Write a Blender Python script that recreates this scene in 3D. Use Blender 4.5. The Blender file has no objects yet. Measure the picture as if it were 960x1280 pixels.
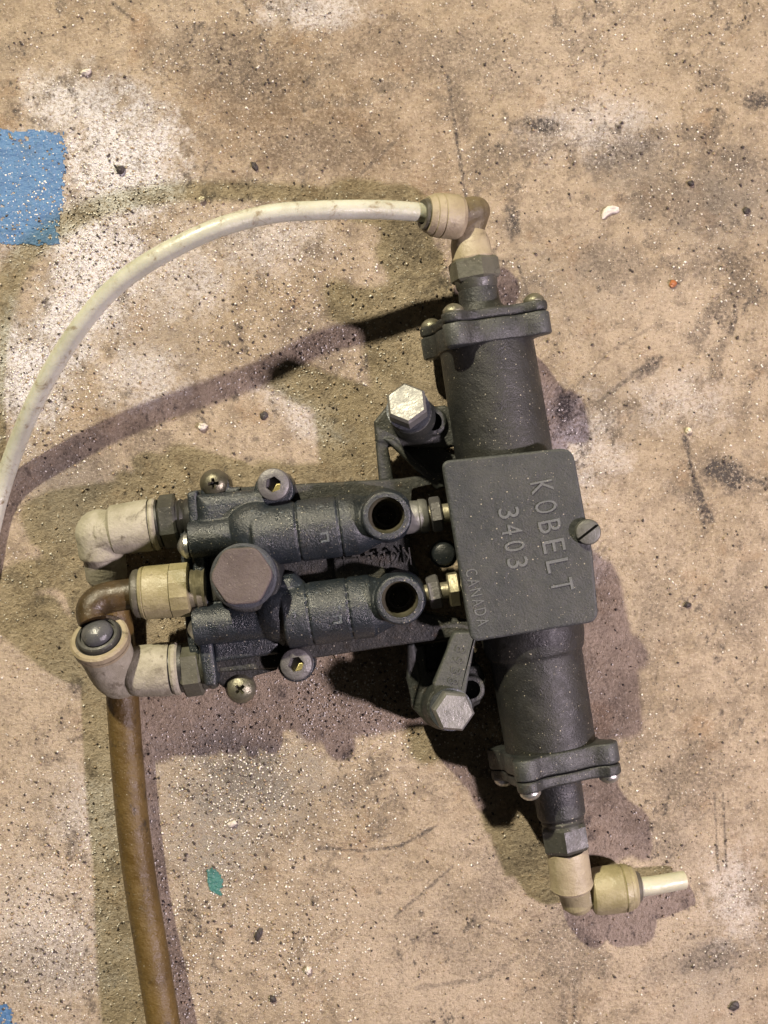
import bpy, bmesh, math, random
import numpy as np
from mathutils import Vector, Matrix, noise as mnoise
random.seed(7); RNG = np.random.default_rng(11)
PI = math.pi
S = 0.0003            # metres per unit: the scene is laid out in units of 0.3 mm
DCAM = 1700.0         # camera height above the floor in units
sc = bpy.context.scene

# ------------------------------------------------------------------ camera
cam_d = bpy.data.cameras.new('camera'); cam = bpy.data.objects.new('camera', cam_d)
sc.collection.objects.link(cam); sc.camera = cam
cam.location = (0, 0, DCAM*S); cam.rotation_euler = (0, 0, 0)
cam_d.sensor_fit = 'VERTICAL'; cam_d.sensor_height = 24.0
cam_d.lens = 12.0/(640.0/DCAM)
cam_d.clip_start = 0.01; cam_d.clip_end = 50

# ------------------------------------------------------------------ world + lamps
w = bpy.data.worlds.new('World'); sc.world = w; w.use_nodes = True
bg = w.node_tree.nodes['Background']
bg.inputs[0].default_value = (1.0, 0.93, 0.82, 1); bg.inputs[1].default_value = 0.02

def lamp(name, u, v, h, size, power, col, target=(480, 640)):
    d = bpy.data.lights.new(name, 'AREA'); d.shape = 'DISK'; d.size = size*S
    d.energy = power; d.color = col
    o = bpy.data.objects.new(name, d); sc.collection.objects.link(o)
    o.location = ((u-480)*S, (640-v)*S, h*S)
    t = Vector(((target[0]-480)*S, (640-target[1])*S, 0))
    o.rotation_euler = (t-o.location).to_track_quat('-Z', 'Y').to_euler()
    return o
lamp('warm_workshop_lamp', -1380, -3300, 4000, 190, 49.0, (1.0, 0.90, 0.66))
lamp('cool_workshop_lamp', 3200, 1380, 2800, 230, 17.0, (1.0, 0.83, 0.94))
sc.view_settings.view_transform = 'Standard'; sc.view_settings.look = 'None'
sc.view_settings.exposure = 0.20; sc.view_settings.gamma = 1.0
sc.view_settings.use_curve_mapping = False

# ------------------------------------------------------------------ helpers
def P(u, v, z):
    """point of the place seen at picture-like coordinates, at height z (units)"""
    k = 1 - z/DCAM
    return Vector(((u-480)*k, (640-v)*k, z))
def K(z): return 1 - z/DCAM

class MB:
    def __init__(s): s.v = []; s.f = []
    def add(s, vs, fs):
        b = len(s.v); s.v += [Vector(x) for x in vs]; s.f += [tuple(b+i for i in f) for f in fs]; return s
    def rings(s, rings, closed=True, cap=True):
        n = len(rings[0]); b = len(s.v)
        for r in rings: s.v += [Vector(p) for p in r]
        for i in range(len(rings)-1):
            for j in range(n):
                a = b+i*n+j; c = b+i*n+(j+1) % n
                s.f.append((a, c, c+n, a+n))
        if cap:
            s.f.append(tuple(b+j for j in reversed(range(n))))
            s.f.append(tuple(b+(len(rings)-1)*n+j for j in range(n)))
        else:
            m = (len(rings)-1)*n
            for j in range(n):
                s.f.append((b+m+j, b+m+(j+1) % n, b+(j+1) % n, b+j))
        return s
    def lathe(s, A, B, st, seg=40, ring=False, phase=0.0, up=None):
        """st: (t along A-B as 0..1, radius); ring=True closes last station to the first (hollow)"""
        d = (B-A); L = d.length; d = d/L
        q = up if up is not None else (Vector((0, 0, 1)) if abs(d.z) < .9 else Vector((1, 0, 0)))
        x = (q-d*q.dot(d)).normalized(); y = d.cross(x)
        R = []
        for t, r in st:
            c = A+d*(t*L)
            R.append([c+(x*math.cos(2*PI*j/seg+phase)+y*math.sin(2*PI*j/seg+phase))*r for j in range(seg)])
        return s.rings(R, cap=not ring)
    def prism(s, pts, z0, z1, bev=0.0):
        """pts: picture points taken at height z1; straight walls down to z0"""
        pl = [P(u, v, z1) for u, v in pts]; poly = [(p.x, p.y) for p in pl]
        return s.prism_xy(poly, z0, z1, bev)
    def prism_xy(s, poly, z0, z1, bev=0.0):
        ar = sum(poly[i][0]*poly[(i+1) % len(poly)][1]-poly[(i+1) % len(poly)][0]*poly[i][1] for i in range(len(poly)))
        if ar < 0: poly = poly[::-1]
        def ins(d):
            out = []
            n = len(poly)
            for i in range(n):
                a = Vector(poly[i-1]); b = Vector(poly[i]); c = Vector(poly[(i+1) % n])
                e1 = (b-a).normalized(); e2 = (c-b).normalized()
                n1 = Vector((-e1.y, e1.x)); n2 = Vector((-e2.y, e2.x)); m = n1+n2
                if m.length < 1e-6: m = n1
                m = m/max(m.dot(n1), .35) if m.dot(n1) > 0 else n1
                out.append(b+m*d)
            return out
        if bev > 0:
            lv = [(z0, 0)]
            for k in range(5):
                a = k/4*PI/2; lv.append((z1-bev+bev*math.sin(a), bev*(1-math.cos(a))))
            lv.append((z1, bev+min(.8, bev*.4)))
        else: lv = [(z0, 0), (z1, 0)]
        return s.rings([[Vector((p.x, p.y, z)) for p in ins(d)] for z, d in lv])
    def vcyl(s, u, v, ztop, st, seg=40, phase=0, ring=False):
        """vertical turned piece, st: (z, radius in units) listed upward"""
        c = P(u, v, ztop); R = []
        for z, r in st:
            R.append([Vector((c.x+r*math.cos(2*PI*j/seg+phase), c.y+r*math.sin(2*PI*j/seg+phase), z)) for j in range(seg)])
        return s.rings(R, cap=not ring)
    def tube(s, pts, rad, seg=28, cap=True, inner=None):
        n = len(pts); T = [(pts[min(i+1, n-1)]-pts[max(i-1, 0)]).normalized() for i in range(n)]
        x = (Vector((0, 0, 1))-T[0]*T[0].z).normalized(); R = []; Q = []
        for i in range(n):
            x = (x-T[i]*x.dot(T[i])).normalized(); y = T[i].cross(x)
            r = rad[i] if hasattr(rad, '__len__') else rad
            R.append([pts[i]+(x*math.cos(2*PI*j/seg)+y*math.sin(2*PI*j/seg))*r for j in range(seg)])
            if inner: Q.append([pts[i]+(x*math.cos(2*PI*j/seg)+y*math.sin(2*PI*j/seg))*r*inner for j in range(seg)])
        if inner: return s.rings(R+Q[::-1], cap=False)
        return s.rings(R, cap=cap)
    def ball(s, c, r, sc_=(1, 1, 1), seg=24):
        R = []
        for i in range(1, 12):
            a = -PI/2+PI*i/12
            R.append([Vector((c.x+r*sc_[0]*math.cos(a)*math.cos(2*PI*j/seg), c.y+r*sc_[1]*math.cos(a)*math.sin(2*PI*j/seg), c.z+r*sc_[2]*math.sin(a))) for j in range(seg)])
        return s.rings(R)

def catmull(pts, n=10):
    out = []
    for i in range(len(pts)-1):
        p0 = pts[max(i-1, 0)]; p1 = pts[i]; p2 = pts[i+1]; p3 = pts[min(i+2, len(pts)-1)]
        for k in range(n):
            t = k/n
            out.append(0.5*((2*p1)+(p2-p0)*t+(2*p0-5*p1+4*p2-p3)*t*t+(-p0+3*p1-3*p2+p3)*t**3))
    out.append(pts[-1]); return out

def roundpoly(pts, rs, n=5):
    out = []; m = len(pts)
    for i in range(m):
        r = rs[i] if hasattr(rs, '__len__') else rs
        a = Vector(pts[i-1]); b = Vector(pts[i]); c = Vector(pts[(i+1) % m])
        if r <= 0: out.append(tuple(b)); continue
        e1 = (a-b).normalized(); e2 = (c-b).normalized()
        r = min(r, (a-b).length*.48, (c-b).length*.48)
        p = b+e1*r; q = b+e2*r
        for k in range(n+1):
            t = k/n; out.append(tuple((1-t)**2*p+2*t*(1-t)*b+t*t*q))
    return out

def mesh_from(mb, name='mesh', scale=1.0):
    me = bpy.data.meshes.new(name); me.from_pydata([tuple(p*scale) for p in mb.v], [], mb.f)
    bm = bmesh.new(); bm.from_mesh(me); bmesh.ops.recalc_face_normals(bm, faces=bm.faces); bm.to_mesh(me); bm.free()
    return me

ORG = {}
def link(me, name, mat, parent=None, sharp=35, smooth=True):
    """me is in layout units and world place; makes a part whose origin is its own middle"""
    n = len(me.vertices); co = np.empty(n*3, 'f'); me.vertices.foreach_get('co', co); co = co.reshape(-1, 3)*S
    c = (co.min(0)+co.max(0))/2
    if parent is None: c[2] = co[:, 2].min()
    me.vertices.foreach_set('co', (co-c).ravel()); me.update()
    if smooth:
        me.shade_smooth(); me.set_sharp_from_angle(angle=math.radians(sharp))
    if mat is not None: me.materials.clear(); me.materials.append(mat)
    me.name = name
    o = bpy.data.objects.new(name, me); sc.collection.objects.link(o)
    ORG[o.name] = Vector(c)
    if parent is not None:
        o.parent = parent; o.location = Vector(c)-ORG[parent.name]
    else: o.location = c
    return o
def obj(name, mb, mat, parent=None, sharp=35, smooth=True):
    return link(mesh_from(mb), name, mat, parent, sharp, smooth)

def evaluated(me, setup):
    t = bpy.data.objects.new('tmp', me); sc.collection.objects.link(t); extra = setup(t) or []
    bpy.context.view_layer.update()
    dg = bpy.context.evaluated_depsgraph_get(); out = bpy.data.meshes.new_from_object(t.evaluated_get(dg))
    for x in [t]+extra: bpy.data.objects.remove(x)
    return out
def fuse(name, mb, mat, parent, voxel=1.8, smooth=5, cut=None, wob=0.25):
    """casts several solids into one body with soft fillets"""
    me = mesh_from(mb)
    def su(t):
        m = t.modifiers.new('r', 'REMESH'); m.mode = 'VOXEL'; m.voxel_size = voxel
        m = t.modifiers.new('s', 'SMOOTH'); m.iterations = smooth; m.factor = .5
        ex = []
        if cut is not None:
            c = bpy.data.objects.new('cut', mesh_from(cut)); sc.collection.objects.link(c); c.hide_render = True
            m = t.modifiers.new('b', 'BOOLEAN'); m.object = c; m.operation = 'DIFFERENCE'; m.solver = 'EXACT'; ex.append(c)
        return ex
    out = evaluated(me, su)
    if wob:
        n = len(out.vertices); co = np.empty(n*3, 'f'); out.vertices.foreach_get('co', co); co = co.reshape(-1, 3)
        co[:, 2] += wob*np.sin(co[:, 0]*.11+co[:, 1]*.07)*np.sin(co[:, 1]*.13); out.vertices.foreach_set('co', co.ravel())
    return link(out, name, mat, parent, sharp=55)
def cutout(name, mb, cut, mat, parent, sharp=35):
    me = mesh_from(mb)
    def su(t):
        c = bpy.data.objects.new('cut', mesh_from(cut)); sc.collection.objects.link(c)
        m = t.modifiers.new('b', 'BOOLEAN'); m.object = c; m.operation = 'DIFFERENCE'; m.solver = 'EXACT'; return [c]
    return link(evaluated(me, su), name, mat, parent, sharp)

def tag(o, label=None, cat=None, group=None, kind=None):
    if label: o['label'] = label
    if cat: o['category'] = cat
    if group: o['group'] = group
    if kind: o['kind'] = kind
    return o

# ------------------------------------------------------------------ materials
class NT:
    def __init__(s, name):
        s.m = bpy.data.materials.new(name); s.m.use_nodes = True; s.t = s.m.node_tree; s.n = s.t.nodes
        s.b = s.n['Principled BSDF']
        g = s.n.new('ShaderNodeNewGeometry'); s.geo = g
        mm = s.n.new('ShaderNodeVectorMath'); mm.operation = 'SCALE'; mm.inputs['Scale'].default_value = 1/S
        s.t.links.new(g.outputs['Position'], mm.inputs[0]); s.pos = mm.outputs[0]
    def l(s, a, b): s.t.links.new(a, b)
    def noise(s, scale, det=4, rough=.55, vec=None, dist=0):
        n = s.n.new('ShaderNodeTexNoise'); n.inputs['Scale'].default_value = scale; n.inputs['Detail'].default_value = det
        n.inputs['Roughness'].default_value = rough; n.inputs['Distortion'].default_value = dist
        s.l(vec or s.pos, n.inputs['Vector']); return n.outputs['Fac']
    def vor(s, scale, out='Distance', rnd=1):
        n = s.n.new('ShaderNodeTexVoronoi'); n.inputs['Scale'].default_value = scale; n.inputs['Randomness'].default_value = rnd
        s.l(s.pos, n.inputs['Vector']); return n.outputs[out]
    def ramp(s, f, a, b, c0=0.0, c1=1.0):
        n = s.n.new('ShaderNodeMapRange'); n.interpolation_type = 'SMOOTHSTEP'
        n.inputs['From Min'].default_value = a; n.inputs['From Max'].default_value = b
        n.inputs['To Min'].default_value = c0; n.inputs['To Max'].default_value = c1
        s.l(f, n.inputs['Value']); return n.outputs['Result']
    def math(s, op, a, b=None):
        n = s.n.new('ShaderNodeMath'); n.operation = op
        for i, x in enumerate((a, b)):
            if x is None: continue
            if isinstance(x, (int, float)): n.inputs[i].default_value = x
            else: s.l(x, n.inputs[i])
        return n.outputs[0]
    def mix(s, f, a, b):
        n = s.n.new('ShaderNodeMix'); n.data_type = 'RGBA'
        if isinstance(f, (int, float)): n.inputs[0].default_value = f
        else: s.l(f, n.inputs[0])
        for i, x in ((6, a), (7, b)):
            if isinstance(x, tuple): n.inputs[i].default_value = (*x, 1)
            else: s.l(x, n.inputs[i])
        return n.outputs[2]
    def bump(s, h, dist, strength=1.0, normal=None):
        n = s.n.new('ShaderNodeBump'); n.inputs['Distance'].default_value = dist*S; n.inputs['Strength'].default_value = strength
        s.l(h, n.inputs['Height'])
        if normal: s.l(normal, n.inputs['Normal'])
        return n.outputs['Normal']
    def attr(s, name, out='Fac'):
        n = s.n.new('ShaderNodeAttribute'); n.attribute_name = name; return n.outputs[out]
    def sepn(s):
        n = s.n.new('ShaderNodeSeparateXYZ'); s.l(s.geo.outputs['Normal'], n.inputs[0]); return n.outputs

def mat_generic(name, c0, c1, rough=.5, metal=0.0, dust=.3, dustc=(.20, .165, .11), bump=.5, bscale=.35, specks=.3, stain=0, stainc=(.03, .02, .012), spec=.5, sss=0, wear=0, wearc=(.2, .2, .2), nscale=.03):
    t = NT(name)
    n1 = t.noise(nscale, 5, .6); col = t.mix(t.ramp(n1, .35, .65), c0, c1)
    fine = t.noise(bscale, 4, .65)
    if stain:
        col = t.mix(t.ramp(t.noise(.045, 6, .7, dist=.6), .62-.14*stain, .78-.14*stain), col, stainc)
        col = t.mix(t.ramp(t.noise(.4, 3, .7), .62, .74, 0, .6*stain), col, stainc)
    if wear: 
        pt = t.geo.outputs['Pointiness']; col = t.mix(t.ramp(t.math('ADD', pt, t.math('MULTIPLY', t.noise(.3, 4), .06)), .555, .60, 0, wear), col, wearc)
    if dust:
        up = t.ramp(t.sepn()[2], .0, 1.0, .15, 1)
        f = t.math('MULTIPLY', t.math('MULTIPLY', up, t.ramp(t.noise(.022, 5, .7), .35, .7, .25, 1)), t.ramp(t.noise(.6, 3, .7), .38, .66, .35, 1))
        col = t.mix(t.math('MULTIPLY', f, dust), col, dustc)
    if specks:
        v = t.vor(.17); cc = t.n.new('ShaderNodeSeparateColor'); t.l(t.vor(.17, 'Color'), cc.inputs[0])
        f = t.math('MULTIPLY', t.ramp(v, .10, .16, 1, 0), t.ramp(cc.outputs[0], .86-.1*specks, .88-.1*specks))
        v2 = t.vor(.45); c2 = t.n.new('ShaderNodeSeparateColor'); t.l(t.vor(.45, 'Color'), c2.inputs[0])
        f2 = t.math('MULTIPLY', t.ramp(v2, .14, .24, 1, 0), t.ramp(c2.outputs[0], .93-.12*specks, .95-.12*specks))
        f = t.math('MULTIPLY', t.math('MAXIMUM', f, f2), t.ramp(t.sepn()[2], .1, .5, .15, min(1, .5+specks)))
        col = t.mix(f, col, (.36, .33, .25))
    t.l(col, t.b.inputs['Base Color'])
    t.l(t.ramp(t.noise(.08, 5, .7), .3, .7, max(.08, rough-.1), min(1, rough+.15)), t.b.inputs['Roughness'])
    t.b.inputs['Metallic'].default_value = metal; t.b.inputs['Specular IOR Level'].default_value = spec
    h = t.math('ADD', fine, t.math('MULTIPLY', t.noise(.09, 4), 1.2))
    t.l(t.bump(h, bump), t.b.inputs['Normal'])
    if sss:
        t.b.inputs['Subsurface Weight'].default_value = sss; t.b.inputs['Subsurface Radius'].default_value = (1, .7, .4); t.b.inputs['Subsurface Scale'].default_value = 8*S
    return t.m

M = {}
M['cast'] = mat_generic('blue_grey_paint', (.009, .0135, .018), (.016, .022, .028), .31, 0, .34, (.055, .052, .042), 1.0, .45, .4, .35, (.007, .008, .009), wear=.5, wearc=(.10, .12, .135), spec=.6)
M['cast_dirty'] = mat_generic('grimy_paint', (.009, .012, .013), (.020, .022, .020), .6, 0, .6, (.065, .058, .038), 1.6, .3, .5, .5)
M['cover'] = mat_generic('dull_grey_paint', (.020, .024, .025), (.032, .036, .035), .5, 0, .35, (.075, .070, .055), .9, .4, .25, .3, (.014, .015, .021), wear=.6, wearc=(.14, .15, .15), spec=.4)
M['barrel'] = mat_generic('dark_satin_paint', (.012, .013, .013), (.020, .021, .019), .46, 0, .35, (.045, .042, .032), .8, .4, .3, .35, (.006, .006, .006), wear=.4, wearc=(.09, .095, .09), spec=.4)
M['flange'] = mat_generic('dark_flange_paint', (.014, .016, .017), (.024, .026, .024), .45, 0, .25, (.07, .065, .045), 1.0, .35, .3, .15, wear=.3, wearc=(.09, .10, .10))
M['bracket'] = mat_generic('bracket_paint', (.012, .015, .015), (.024, .026, .022), .5, 0, .35, (.07, .064, .045), 1.0, .3, .3, .3, wear=.3, wearc=(.09, .11, .11))
M['arm'] = mat_generic('arm_grey', (.028, .033, .031), (.045, .049, .043), .6, 0, .3, (.10, .09, .065), .9, .3, .3, .3, (.025, .025, .022))
M['nut_plastic'] = mat_generic('grey_green_nut', (.05, .051, .037), (.085, .085, .064), .45, 0, .3, (.12, .105, .07), .5, .3, .15, .35, (.025, .022, .016))
M['nut_dark'] = mat_generic('dark_nut', (.028, .030, .025), (.045, .046, .037), .45, 0, .25, (.08, .07, .05), .5, .3, .2, .3)
M['beige'] = mat_generic('dusty_beige_plastic', (.215, .20, .145), (.32, .30, .235), .6, 0, .5, (.33, .30, .235), 1.1, .25, .15, .75, (.085, .072, .045))
M['tan'] = mat_generic('tan_plastic', (.23, .19, .12), (.31, .265, .175), .5, 0, .3, (.27, .225, .15), .8, .3, .1, .5, (.07, .055, .03))
M['yellowed'] = mat_generic('yellowed_plastic', (.20, .175, .085), (.29, .255, .145), .42, 0, .3, (.28, .25, .165), .8, .3, .15, .45, (.07, .055, .028))
M['brownfit'] = mat_generic('brown_grime_elbow', (.075, .058, .027), (.13, .10, .05), .5, 0, .3, (.16, .13, .08), .9, .3, .1, .45, (.04, .03, .015))
M['ringdark'] = mat_generic('dark_collet', (.05, .047, .035), (.09, .083, .063), .42, 0, .2, (.13, .12, .085), .5, .3, .1, .3)
M['rubber'] = mat_generic('black_rubber', (.012, .012, .012), (.02, .02, .018), .45, 0, .1, (.1, .09, .07), .4, .3, .1)
M['blackcap'] = mat_generic('black_cap', (.006, .009, .011), (.011, .014, .016), .3, 0, .15, (.1, .09, .07), .4, .3, .1)
M['steel'] = mat_generic('worn_zinc_steel', (.16, .16, .15), (.22, .22, .205), .42, .5, .15, (.18, .165, .125), .5, .3, .1, .35, (.09, .08, .055))
M['screwsteel'] = mat_generic('screw_steel', (.40, .40, .38), (.55, .55, .52), .3, .9, .15, (.3, .27, .2), .4, .4, .0, .15, (.2, .18, .13))
M['screwgreen'] = mat_generic('oily_screw_steel', (.15, .145, .10), (.24, .23, .175), .36, .7, .2, (.14, .125, .08), .7, .3, .0, .35, (.05, .045, .03))
M['screwdark'] = mat_generic('dark_screw_steel', (.09, .085, .06), (.15, .14, .10), .36, .7, .2, (.15, .13, .09), .5, .3, .0, .3)
M['socketsteel'] = mat_generic('purple_grey_steel', (.10, .097, .097), (.16, .155, .155), .45, .45, .25, (.12, .11, .09), .6, .4, .1, .15)
M['rustface'] = mat_generic('rusty_bolt_face', (.072, .056, .051), (.095, .076, .070), .75, .0, .3, (.11, .09, .075), 1.3, .4, .1, .12, (.05, .035, .025))
M['boltcollar'] = mat_generic('blue_grey_bolt_rim', (.05, .057, .068), (.08, .088, .10), .4, .3, .2, (.1, .09, .075), .9, .3, .2, .2)
M['threadmat'] = mat_generic('oily_thread', (.07, .066, .045), (.12, .11, .075), .35, .4, 0, bump=.4, specks=0)
M['glint'] = mat_generic('yellow_brass_glint', (.45, .38, .16), (.6, .52, .25), .35, .6, 0, bump=.5, specks=0)
M['capgrey'] = mat_generic('dark_grey_cap', (.025, .026, .023), (.045, .045, .04), .4, 0, .2, (.12, .11, .08), .5, .3, .1, .3)
M['hosehighlight'] = mat_generic('hose_highlight_grey', (.06, .062, .066), (.085, .087, .09), .28, .1, .1, (.12, .11, .08), .5, .3, .1, .2, (.05, .03, .015))
M['brass'] = mat_generic('dull_brass', (.16, .145, .09), (.24, .22, .15), .45, .6, .1, (.3, .26, .16), .5, .3, .0, .25, (.14, .11, .06))
M['brassnut'] = mat_generic('nickel_brass_nut', (.20, .185, .13), (.30, .28, .2), .42, .6, .15, (.25, .2, .14), .5, .3, .0, .3, (.1, .08, .05))
M['interior'] = mat_generic('port_inside', (.035, .033, .028), (.055, .05, .04), .5, 0, 0, bump=.6, specks=0)
M['white_hose'] = mat_generic('milky_hose', (.37, .375, .30), (.47, .475, .40), .3, 0, .25, (.27, .24, .165), .5, .2, .1, .6, (.19, .15, .09), sss=.3, nscale=.015)
M['brown_hose'] = mat_generic('amber_hose', (.066, .040, .010), (.100, .064, .018), .42, 0, .3, (.12, .09, .045), 1.3, .2, .12, .5, (.025, .016, .006), spec=.35, sss=.1, nscale=.02)
M['amber_dark'] = mat_generic('amber_tube', (.030, .019, .006), (.055, .034, .011), .4, 0, .2, (.13, .095, .05), .6, .2, .1, .4, (.025, .015, .006), sss=.15, nscale=.03)
M['stub'] = mat_generic('pale_yellow_hose', (.38, .375, .27), (.46, .455, .34), .4, 0, .15, (.34, .31, .21), .5, .2, .1, .25, (.22, .19, .10), sss=.25)

# ------------------------------------------------------------------ floor
def vnoise(x, y, scale, seed, octs=4, rough=.55):
    out = np.zeros_like(x); amp = 1; tot = 0
    for o in range(octs):
        r = np.random.default_rng(seed+o*17); N = 512; g = r.random((N, N)).astype('f')
        X = x*scale+1000.3; Y = y*scale+1000.7
        xi = np.floor(X).astype(int); yi = np.floor(Y).astype(int); fx = X-xi; fy = Y-yi
        fx = fx*fx*(3-2*fx); fy = fy*fy*(3-2*fy); xi %= N; yi %= N; x1 = (xi+1) % N; y1 = (yi+1) % N
        out += amp*((g[yi, xi]*(1-fx)+g[yi, x1]*fx)*(1-fy)+(g[y1, xi]*(1-fx)+g[y1, x1]*fx)*fy)
        tot += amp; amp *= rough; scale *= 2.03
    return out/tot
def sst(x, a, b):
    t = np.clip((x-a)/(b-a), 0, 1); return t*t*(3-2*t)
def blob(u, v, cu, cv, ru, rv, ang=0, soft=.5, wob=None):
    a = math.radians(ang); dx = u-cu; dy = v-cv
    x = (dx*math.cos(a)+dy*math.sin(a))/ru; y = (-dx*math.sin(a)+dy*math.cos(a))/rv
    d = np.sqrt(x*x+y*y)
    if wob is not None: d = d+wob
    return 1-sst(d, 1-soft, 1+soft*.5)
def stroke(u, v, pts, wdt, wob=0):
    d = np.full_like(u, 1e9)
    for (a, b) in zip(pts[:-1], pts[1:]):
        ax, ay = a; bx, by = b; L = (bx-ax)**2+(by-ay)**2
        t = np.clip(((u-ax)*(bx-ax)+(v-ay)*(by-ay))/L, 0, 1)
        d = np.minimum(d, np.hypot(u-ax-t*(bx-ax), v-ay-t*(by-ay)))
    return 1-sst(d+wob, wdt*.35, wdt)

def axis_pts(lo, hi, step, far):
    core = np.arange(lo, hi+.01, step); g = step; out = []; x = hi
    while x < far: g *= 1.35; x += g; out.append(x)
    low = []; x = lo; g = step
    while x > lo-(far-hi): g *= 1.35; x -= g; low.append(x)
    return np.array(low[::-1]+list(core)+out)
us = axis_pts(-70, 1030, 1.7, 7000); vs = axis_pts(-70, 1350, 1.7, 7300)
U, V = np.meshgrid(us, vs)
w1 = vnoise(U, V, .05, 3, 5, .6)-.5; w2 = vnoise(U, V, .012, 5, 4)-.5; w3 = vnoise(U, V, .22, 9, 3, .6)-.5
s1 = vnoise(U+V*.25, V*.6, .15, 51, 4, .65)-.5; s2 = vnoise(U*.7-V*.5, V*.5+U*.5, .13, 57, 4, .65)-.5; sel = sst(vnoise(U, V, .008, 61, 3), .4, .6); streak = s1*sel+s2*(1-sel)
height = 1.3*w1+1.5*w3+.5*w2
dark = np.zeros_like(U); white = np.zeros_like(U); grit = np.zeros_like(U); grey = np.zeros_like(U)
for (cu, cv, ru, rv, an, st) in [
    (676, 158, 34, 13, 12, .75), (640, 272, 9, 26, -12, .7), (640, 190, 60, 22, -10, .35), (575, 130, 14, 40, -15, .35),
    (780, 190, 60, 28, -15, .45), (950, 125, 22, 16, 0, .75), (930, 210, 70, 30, 10, .4), (905, 592, 38, 20, 22, .85),
    (866, 620, 30, 14, 25, .5), (812, 458, 26, 9, -35, .6), (705, 512, 16, 30, 10, .75), (860, 250, 90, 35, 0, .35),  # the patch right of the upper barrel paints in the cylinder's cast shadow
    (560, 70, 120, 40, 10, .25), (300, 90, 90, 50, 20, .4), (230, 60, 50, 30, 0, .3), (520, 300, 40, 50, 0, .35), (470, 60, 60, 30, 0, .2),
    (110, 585, 60, 40, 0, .3), (95, 860, 12, 14, 0, .6), (60, 1210, 90, 40, 0, .3), (300, 960, 60, 50, 0, .35),
    (390, 430, 70, 60, 30, .25), (440, 990, 30, 20, 0, .3), (760, 930, 60, 90, 0, .22), (640, 1080, 60, 18, 10, .3),
    (700, 1180, 40, 80, 0, .3), (880, 1200, 70, 20, -15, .45), (860, 980, 60, 60, 0, .3), (560, 1180, 80, 30, 20, .25),
    (760, 330, 60, 30, 20, .3), (900, 330, 50, 20, 0, .3), (600, 1120, 60, 26, -20, .25), (820, 780, 30, 90, 0, .18), (480, 640, 60, 60, 0, .3), (930, 760, 30, 60, 0, .25),
    (20, 60, 30, 12, 0, .3), (150, 120, 60, 30, 30, .2), (400, 180, 100, 40, 0, .3), (830, 1050, 50, 30, 40, .3), (665, 1065, 36, 24, 0, .35), (180, 560, 40, 30, 0, .3)]:
    dark = np.maximum(dark, st*blob(U, V, cu, cv, ru, rv, an, .7, w1*1.4+w3*.6))
for pts, wd, st in [
    ([(560, 95), (572, 180), (583, 248)], 3, .6), ([(700, 530), (745, 505), (800, 462), (828, 446)], 4, .5),
    ([(856, 548), (866, 590), (880, 655)], 5, .65), ([(868, 600), (888, 650)], 7, .7), ([(706, 1150), (702, 1215), (706, 1280)], 6, .38),
    ([(722, 1160), (718, 1280)], 6, .35), ([(893, 990), (898, 1088)], 2.6, .55), ([(904, 990), (908, 1085)], 2.6, .55),
    ([(400, 1060), (455, 1064), (500, 1058), (545, 1033)], 2.8, .55), ([(493, 1146), (530, 1115), (565, 1084)], 2.6, .45),
    ([(575, 1144), (640, 1156)], 2.4, .4), ([(450, 218), (492, 178)], 4, .4), ([(142, 5), (168, 26)], 4, .5), ([(205, 0), (222, 20)], 3, .3),
    ([(560, 355), (530, 330), (480, 300)], 3, .3), ([(940, 598), (970, 612)], 5, .7), ([(585, 215), (700, 180), (790, 180)], 4, .3),
    ([(648, 330), (660, 368)], 3.5, .5), ([(905, 350), (912, 420)], 2, .3), ([(340, 475), (440, 560)], 2, .25), ([(580, 1145), (640, 1175), (690, 1185)], 3, .2),
    ([(612, 360), (660, 345), (730, 300)], 3, .2), ([(520, 1235), (600, 1225), (660, 1190)], 4, .3), ([(290, 230), (480, 245)], 3, .2), ([(30, 760), (110, 705), (190, 690)], 3, .2), ([(830, 400), (760, 440), (705, 500)], 2.4, .3)]:
    dark = np.maximum(dark, st*stroke(U, V, pts, wd, (w3*3+w1*5))*(.6+.8*(w3+.5)))
# general fleck stains, longer along one way
dark = np.maximum(dark, .42*sst(streak+.45*w1+.25*w2, .12, .26)*(.4+.9*sst(vnoise(U, V, .015, 67, 3), .35, .65))); dark = np.maximum(dark, .36*sst(w1+.8*w2, .13, .32)*sst(vnoise(U, V, .006, 91, 3), .42, .6)); dark = np.maximum(dark, .22*sst(w1+.6*w2, .13, .30))
for (cu, cv, ru, rv, an, st) in [(150, 205, 75, 95, 20, .85), (75, 130, 50, 40, 0, .6), (110, 350, 60, 110, 25, .8), (30, 470, 50, 70, 0, .75), (90, 300, 40, 30, 0, .7),
    (390, 12, 70, 24, 0, .45), (225, 340, 60, 60, 0, .35), (180, 470, 60, 40, 0, .4), (60, 1180, 90, 90, 0, .28), (120, 1020, 50, 60, 0, .25), (110, 130, 60, 40, 30, .6),
    (740, 160, 80, 40, 0, .3), (720, 555, 60, 60, 0, .35), (850, 500, 60, 40, 0, .2), (330, 300, 80, 40, 0, .3), (720, 700, 30, 40, 0, .2), (20, 260, 60, 80, 0, .4), (920, 1120, 40, 60, 0, .3), (380, 520, 60, 24, 30, .35)]:
    white = np.maximum(white, st*blob(U, V, cu, cv, ru, rv, an, .8, w1*1.3+w3*.6))
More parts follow.
